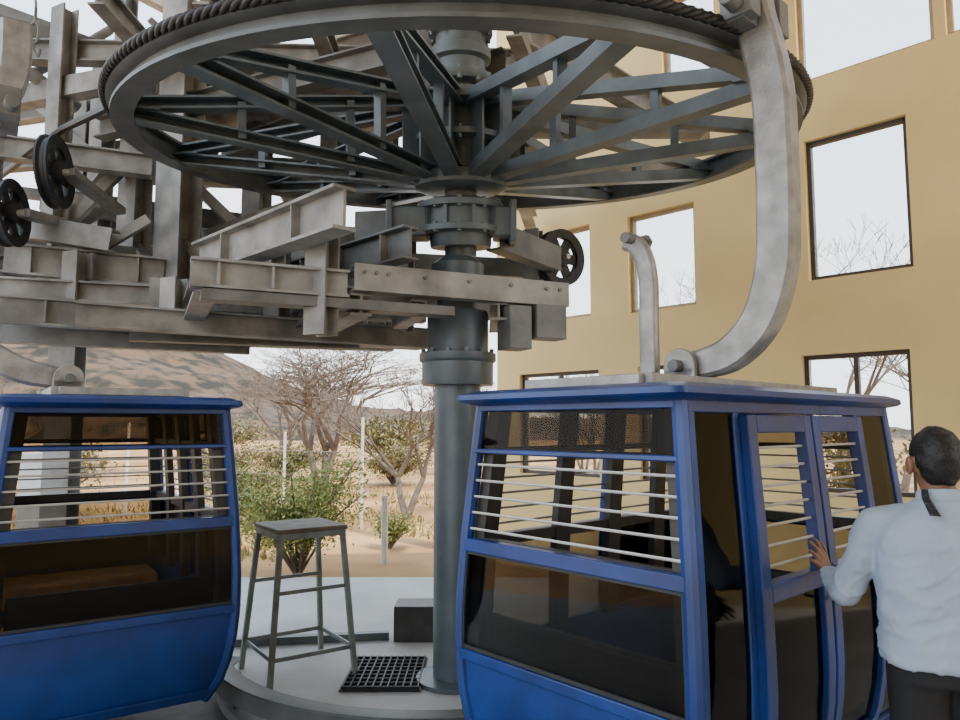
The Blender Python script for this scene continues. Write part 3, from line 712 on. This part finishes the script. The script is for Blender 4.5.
for sh, el, w in ((shL, elL, wL), (shR, elR, wR)):
    b.cap(sh, el, .048, .038, 12); b.cap(el, w, .037, .025, 12)
hand(b, wL, Rl @ fdir, Rl @ (-CN), Rl @ CAX, .16)
hand(b, wR, V((-.25,.75,-.6)), V((-.6,.1,-.6)), V((-.6,.3,.6)), .4)
me = remesh(b, .0048, 4); finish('body', me, M['skin'], pm, 180)
# shirt
b = MB()
loft(b, [(0,0,.855,.205,.142),(0,0,.92,.20,.14),(0,0,1.0,.196,.137),(0,-.005,1.15,.206,.142),(0,-.01,1.25,.212,.132),(0,-.01,1.30,.205,.115),(0,-.012,1.345,.155,.092),(0,-.01,1.375,.10,.075),(0,-.01,1.40,.07,.066)], 32)
for sh, el, w, k in ((shL, elL, wL, .80), (shR, elR, wR, .92)):
    e2 = el+(w-el)*k
    b.ell(sh+V((0,0,-.02)), (.062,.064,.064)); b.cap(sh+V((0,0,-.012)), el, .062, .052, 14); b.cyl(el, e2, .052, .041, 14); b.ell(el, (.053,)*3)
    b.cyl(el+(w-el)*(k-.16), e2, .043, .045, 14)
    b.cap(V((sh.x*.55, sh.y-.01, sh.z+.005)), sh+V((0,0,-.012)), .062, .062, 14)
me = remesh(b, .008, 10)
def ridge(p): return (1-abs(noise.noise(p))*2.2)
for v in me.vertices:
    p = v.co
    w_ = noise.noise(V((p.x*9+p.z*14, p.y*9, p.z*6-p.x*10)))*.006
    w_ += max(0, ridge(V((p.x*7+p.z*5, p.y*7+3, p.z*11-p.x*6))))**3*.009 - .003
    w_ += max(0, ridge(V((p.x*12-p.z*9+7, p.y*12, p.z*9))))**4*.006
    if p.z > 1.24 and abs(p.x) < .3 and p.y < .12: w_ *= max(.2, 1-(p.z-1.24)*9)
    v.co = p+v.normal*w_
so = finish('shirt', me, M['shirt'], pm, 180)
b = MB(); n = 24; rr = []
for r, z in ((.069,1.375),(.072,1.40),(.068,1.425),(.062,1.427),(.064,1.40),(.062,1.375)):
    rr.append([V((r*math.cos(2*PI*k/n), -.012+r*.95*math.sin(2*PI*k/n), z+.012*(-math.sin(2*PI*k/n)))) for k in range(n)])
b.loops(rr, False); b.build('collar', M['shirt'], so, smooth=180)
b = MB()
loft(b, [(0,0,.80,.178,.13),(0,0,.86,.175,.127),(0,0,.92,.168,.122)])
for s_ in (-1, 1):
    b.cap((s_*.088,0,.83), (s_*.1,.015,.46), .1, .076, 16); b.cap((s_*.1,.015,.46), (s_*.1,-.02,.1), .075, .064, 16)
finish('trousers', remesh(b, .012, 5), M['trouser'], pm, 180)
for s_ in (-1, 1):
    b = MB(); b.cap((s_*.1,-.05,.05), (s_*.112,.14,.042), .05, .04, 14); b.box((s_*.105,.04,.012), (.09,.26,.024)); b.cyl((s_*.1,-.02,.06), (s_*.1,-.02,.12), .05, .046)
    finish('shoe', remesh(b, .009, 3), M['shoe'], pm, 180)
# hair cap: sphere with the face, ears and neck side cut off
b = MB(); b.ell((0,-.006,1.538), (.082,.1,.108), None, 72, 48)
kill = [v for v in b.bm.verts if (v.co.y > .045 and v.co.z < 1.595) or (v.co.y > -.038 and v.co.z < 1.538) or v.co.z < 1.447+.25*max(0, abs(v.co.x)-.035)]
bmesh.ops.delete(b.bm, geom=kill, context='VERTS')
for v in b.bm.verts:
    v.co += (v.co-V((0,0,1.54))).normalized()*(noise.noise(v.co*30)*.005+noise.noise(V((v.co.x*110, v.co.y*110, v.co.z*35)))*.0022)
    if v.co.z < 1.49 and v.co.y < 0: v.co.y -= (1.49-v.co.z)*.15
hr = b.build('hair', M['hair'], pm, smooth=180); sm = hr.modifiers.new('s', 'SOLIDIFY'); sm.thickness = .012; sm.offset = -1
for s_ in (-1, 1):
    b = MB(); b.ell((s_*.031,.083,1.53), (.013,.01,.009)); e_ = b.build('eye', M['eye'], pm, smooth=180)
    b = MB(); b.ell((s_*.031,.0915,1.53), (.005,.003,.005)); b.build('pupil', M['black'], e_, smooth=180)
b = MB(); b.ell((0,.096,1.467), (.022,.006,.007)); b.build('lips', M['lip'], pm, smooth=180)
b = MB(); pts = catmull([(-.062,-.070,1.435),(-.066,-.089,1.41),(-.060,-.114,1.38),(-.052,-.129,1.354)], 5); rings = []
for i, p in enumerate(pts):
    w_ = .0085+.0005*i; rings.append([p+V((-w_,0.004,0)), p+V((-w_*.6,-.007,0)), p+V((w_*.6,-.009,0)), p+V((w_,-.004,0)), p+V((0,.006,0))])
b.loops(rings); b.build('neck_cloth', M['cloth'], pm, smooth=180)

# ================================================================ OUTDOORS
GZ = -.4
def bare_tree(x, y, h, seed, label, spread=1.0, depth=7, stems=2, thick=.022, rmin=.005, dense=False):
    rd = random.Random(seed); b = MB(); 
    t = thing('bare_tree', label, 'tree', (x, y, GZ), group=None)
    twig = MB()
    def rec(p, d, ln, r, k):
        mb = b if k < 3 else twig
        m_ = p+d*ln*.5+V((rd.uniform(-1,1), rd.uniform(-1,1), 0))*ln*.06; e = p+d*ln
        mb.tube([p, m_, e], [r, r*.87, r*.72], 6 if k < 2 else (4 if k < 4 else 3), False)
        if k == depth: return
        for i in range(3 if (k in ((0, 1, 2, 4) if dense else (0, 2)) or rd.random() < .35) else 2):
            dd = (d+V((rd.uniform(-1,1)*spread, rd.uniform(-1,1)*spread, rd.uniform(-.25,.45)))*.75).normalized()
            if dense and k > 1: dd.z *= .62; dd.normalize()
            if dd.z < .05: dd.z = .08; dd.normalize()
            rec(e, dd, ln*rd.uniform(.66,.88), max(r*.62, rmin), k+1)
    for s_ in range(stems):
        rec(V((0,0,0)), V((rd.uniform(-.5,.5), rd.uniform(-.4,.4), 1)).normalized(), h*.22, h*thick, 0)
    b.build('trunk', M['bark'], t, smooth=60); twig.build('twigs', M['bark'], t, smooth=60)
bare_tree(-4.35, 20, 6.3, 3, 'wide bare acacia tree with tangled twigs behind the tall stool', 1.35, 7, 3, .02, .005, True)
bare_tree(-1.6, 16, 4.4, 8, 'smaller bare tree just left of the central column', 1.1, 7, 2, .02, .0045)
bare_tree(-9.6, 35, 6.0, 12, 'bare tree farthest away between the left cabin and stool', 1.2, 7, 2, .022, .008)
bare_tree(-16, 24, 4.2, 5, 'bare tree behind the left cabin, seen through its window', 1.1, 6)
bare_tree(6.6, 12.2, 6.8, 21, 'bare tree outside the middle right window', .9, 7, 2, .012, .0045)
bare_tree(13.2, 18.5, 7.6, 31, 'bare tree outside, right of the one at the middle window', .9, 7, 2, .012)
bare_tree(2.6, 16, 4.2, 41, 'bare tree outside the far left wall windows', .9, 6, 2, .014)
def bush(x, y, w, h, seed, label, m, n=900, leaf=.06, name='shrub'):
    rd = random.Random(seed); t = thing(name, label, 'shrub', (x, y, GZ)); b = MB(); s_ = MB()
    tips = []
    for k in range(30):
        a = rd.uniform(0, 2*PI); r = rd.uniform(.05,.5)*w; e = V((r*math.cos(a), r*math.sin(a), h*rd.uniform(.5,1)))
        md = e*.5+V((0,0,.12*h)); s_.tube([V((0,0,0)), md, e], [.02,.014,.006], 4); tips += [(md, e)]
    for k in range(n):
        md, e = rd.choice(tips); p = md.lerp(e, rd.uniform(-.6,1.08))+V((rd.gauss(0,1)*.09*w, rd.gauss(0,1)*.09*w, rd.gauss(0,1)*.07*h))
        if p.z < .05: p.z = rd.uniform(.05,.3)*h
        d = V((rd.uniform(-1,1), rd.uniform(-1,1), rd.uniform(-.3,1))).normalized(); sd = d.cross(V((rd.random(), rd.random(), rd.random()+.1))).normalized()
        l = leaf*rd.uniform(.7,1.5); vs = [b.bm.verts.new(q_) for q_ in (p, p+d*l*.5+sd*l*.22, p+d*l, p+d*l*.5-sd*l*.22)]
        b.bm.faces.new(vs)
    s_.build('stems', M['bark'], t); b.build('foliage', M[m], t, smooth=0)
bush(-2.45, 9.9, 2.1, 1.6, 1, 'bright green leafy shrub growing right behind the stool', 'leaf', 13000, .055)
bush(-1.5, 12.2, .8, .6, 2, 'low green shrub near the short white fence post', 'leaf', 1500, .055)
bush(-5.9, 18, 2.2, 1.0, 3, 'low olive shrub beside the left cabin edge', 'scrub', 6000, .075)
bush(-8.6, 24, 3.2, 1.4, 4, 'wide olive shrub seen behind the left cabin roof corner', 'scrub', 7000, .09)
bush(-11.5, 20, 2.6, 1.6, 5, 'olive shrub seen through the left cabin window', 'scrub', 1600, .14)
bush(-5.0, 40, 8, 2.4, 6, 'distant olive thicket behind the wide bare tree', 'scrub', 7000, .2)
bush(-17.5, 47, 9, 2.6, 7, 'distant olive thicket at the foot of the hill', 'scrub', 7000, .22)
bush(-.6, 30, 5, 2.4, 8, 'distant olive thicket beside the column', 'scrub', 5000, .18)
bush(-26, 36, 7, 2.6, 9, 'olive thicket far left beyond the left cabin', 'scrub', 1800, .25)
bush(5.3, 10.4, 1.6, 2.2, 10, 'green shrub outside the low right window', 'scrub', 2500, .08)
bush(3.6, 13.6, 2.2, 2.4, 11, 'green shrub outside behind the right cabin', 'scrub', 1500, .13)
bush(-7.2, 27, 3.4, 1.4, 12, 'brown green scrub patch left of the wide bare tree', 'scrub', 5000, .11)
bush(-3.0, 25, 3.0, 1.3, 13, 'brown green scrub patch right of the wide bare tree', 'scrub', 5000, .11)
# fence
fe = thing('wire_fence', 'thin wire fence with pale posts across the dry ground', 'fence', (-3, 12, GZ))
posts = [(-1.42, 10.9, 1.0, .05), (-2.35, 14.5, 2.2, .03), (-5.6, 13.5, 1.8, .035), (-8.2, 16.9, 2.1, .035), (-4.2, 15.6, 1.9, .03), (-10.5, 16, 2.0, .035)]
for x, y, h, r in posts:
    b = MB(); b.cyl((x,y,GZ), (x,y,GZ+h), r, n=8); b.build('post', M['white'], fe, world=True)
for z in (.5, 1.0, 1.5):
    b = MB(); b.tube([(-10.5,16,GZ+z), (-8.2,16.9,GZ+z), (-4.2,15.6,GZ+z), (-2.35,14.5,GZ+z)], .006, 4); b.build('wire', M['frame_dark'], fe, world=True)
# dry grass
rd = random.Random(77); b = MB()
for k in range(6000):
    y = 11+abs(rd.gauss(0, 9)); x = rd.uniform(-.85*y, -.02*y)
    if noise.noise(V((x*.4, y*.4, 0))) < .02: continue
    hgt = rd.uniform(.06,.22); p = V((x,y,GZ)); d = V((rd.uniform(-.1,.1), rd.uniform(-.1,.1), hgt)); w_ = rd.uniform(.01,.03)
    vs = [b.bm.verts.new(q_) for q_ in (p+V((-w_,0,0)), p+V((w_,0,0)), p+d)]; b.bm.faces.new(vs)
tag(b.build('dry_grass', M['grass'], smooth=0), 'tufts of dry yellow grass on the ground outside', 'grass', kind='stuff')
# hill
hb_ = bmesh.new(); NX, NY = 170, 44; gv = []
for j in range(NY):
    row = []
    for i in range(NX):
        x = -260+i*340/(NX-1); y = 95+j*130/(NY-1); fy = math.sin(PI*j/(NY-1))**.8
        h = 22*math.exp(-((x+78)/34)**2)+9*math.exp(-((x+170)/50)**2)+4.0*math.exp(-((x+10)/60)**2)
        h *= fy; h += noise.noise(V((x*.06, y*.06, 0)))*2.0*fy+noise.noise(V((x*.2, y*.2, 3)))*1.5*fy+noise.noise(V((x*.6, y*.6, 3)))*1.1*fy
        row.append(hb_.verts.new((x, y, GZ-.2+h)))
    gv.append(row)
for j in range(NY-1):
    for i in range(NX-1): hb_.faces.new((gv[j][i], gv[j][i+1], gv[j+1][i+1], gv[j+1][i]))
me = bpy.data.meshes.new('hill'); hb_.to_mesh(me); hb_.free()
struct(finish('hill', me, M['hill'], None, 180), 'brown rocky hill on the horizon', 'hill')

# ================================================================ LIGHT
w = bpy.data.worlds.new('World'); bpy.context.scene.world = w; w.use_nodes = True
N, L = w.node_tree.nodes, w.node_tree.links
bg = N['Background']; bg.inputs['Strength'].default_value = 3.5
tc = N.new('ShaderNodeTexCoord'); sp = N.new('ShaderNodeSeparateXYZ'); cr = N.new('ShaderNodeValToRGB')
L.new(tc.outputs['Generated'], sp.inputs[0]); L.new(sp.outputs['Z'], cr.inputs['Fac'])
cr.color_ramp.elements[0].color = (.96, .98, 1, 1); cr.color_ramp.elements[1].color = (.68, .83, 1, 1)
cr.color_ramp.elements[0].position = 0; cr.color_ramp.elements[1].position = .7
L.new(cr.outputs['Color'], bg.inputs['Color'])
sd = bpy.data.lights.new('sun', 'SUN'); sd.energy = 8.0; sd.angle = R(1.5); sd.color = (1, .88, .70)
so = bpy.data.objects.new('sun', sd); C.objects.link(so)
so.rotation_euler = V((.35, -.4, .85)).to_track_quat('Z', 'Y').to_euler()
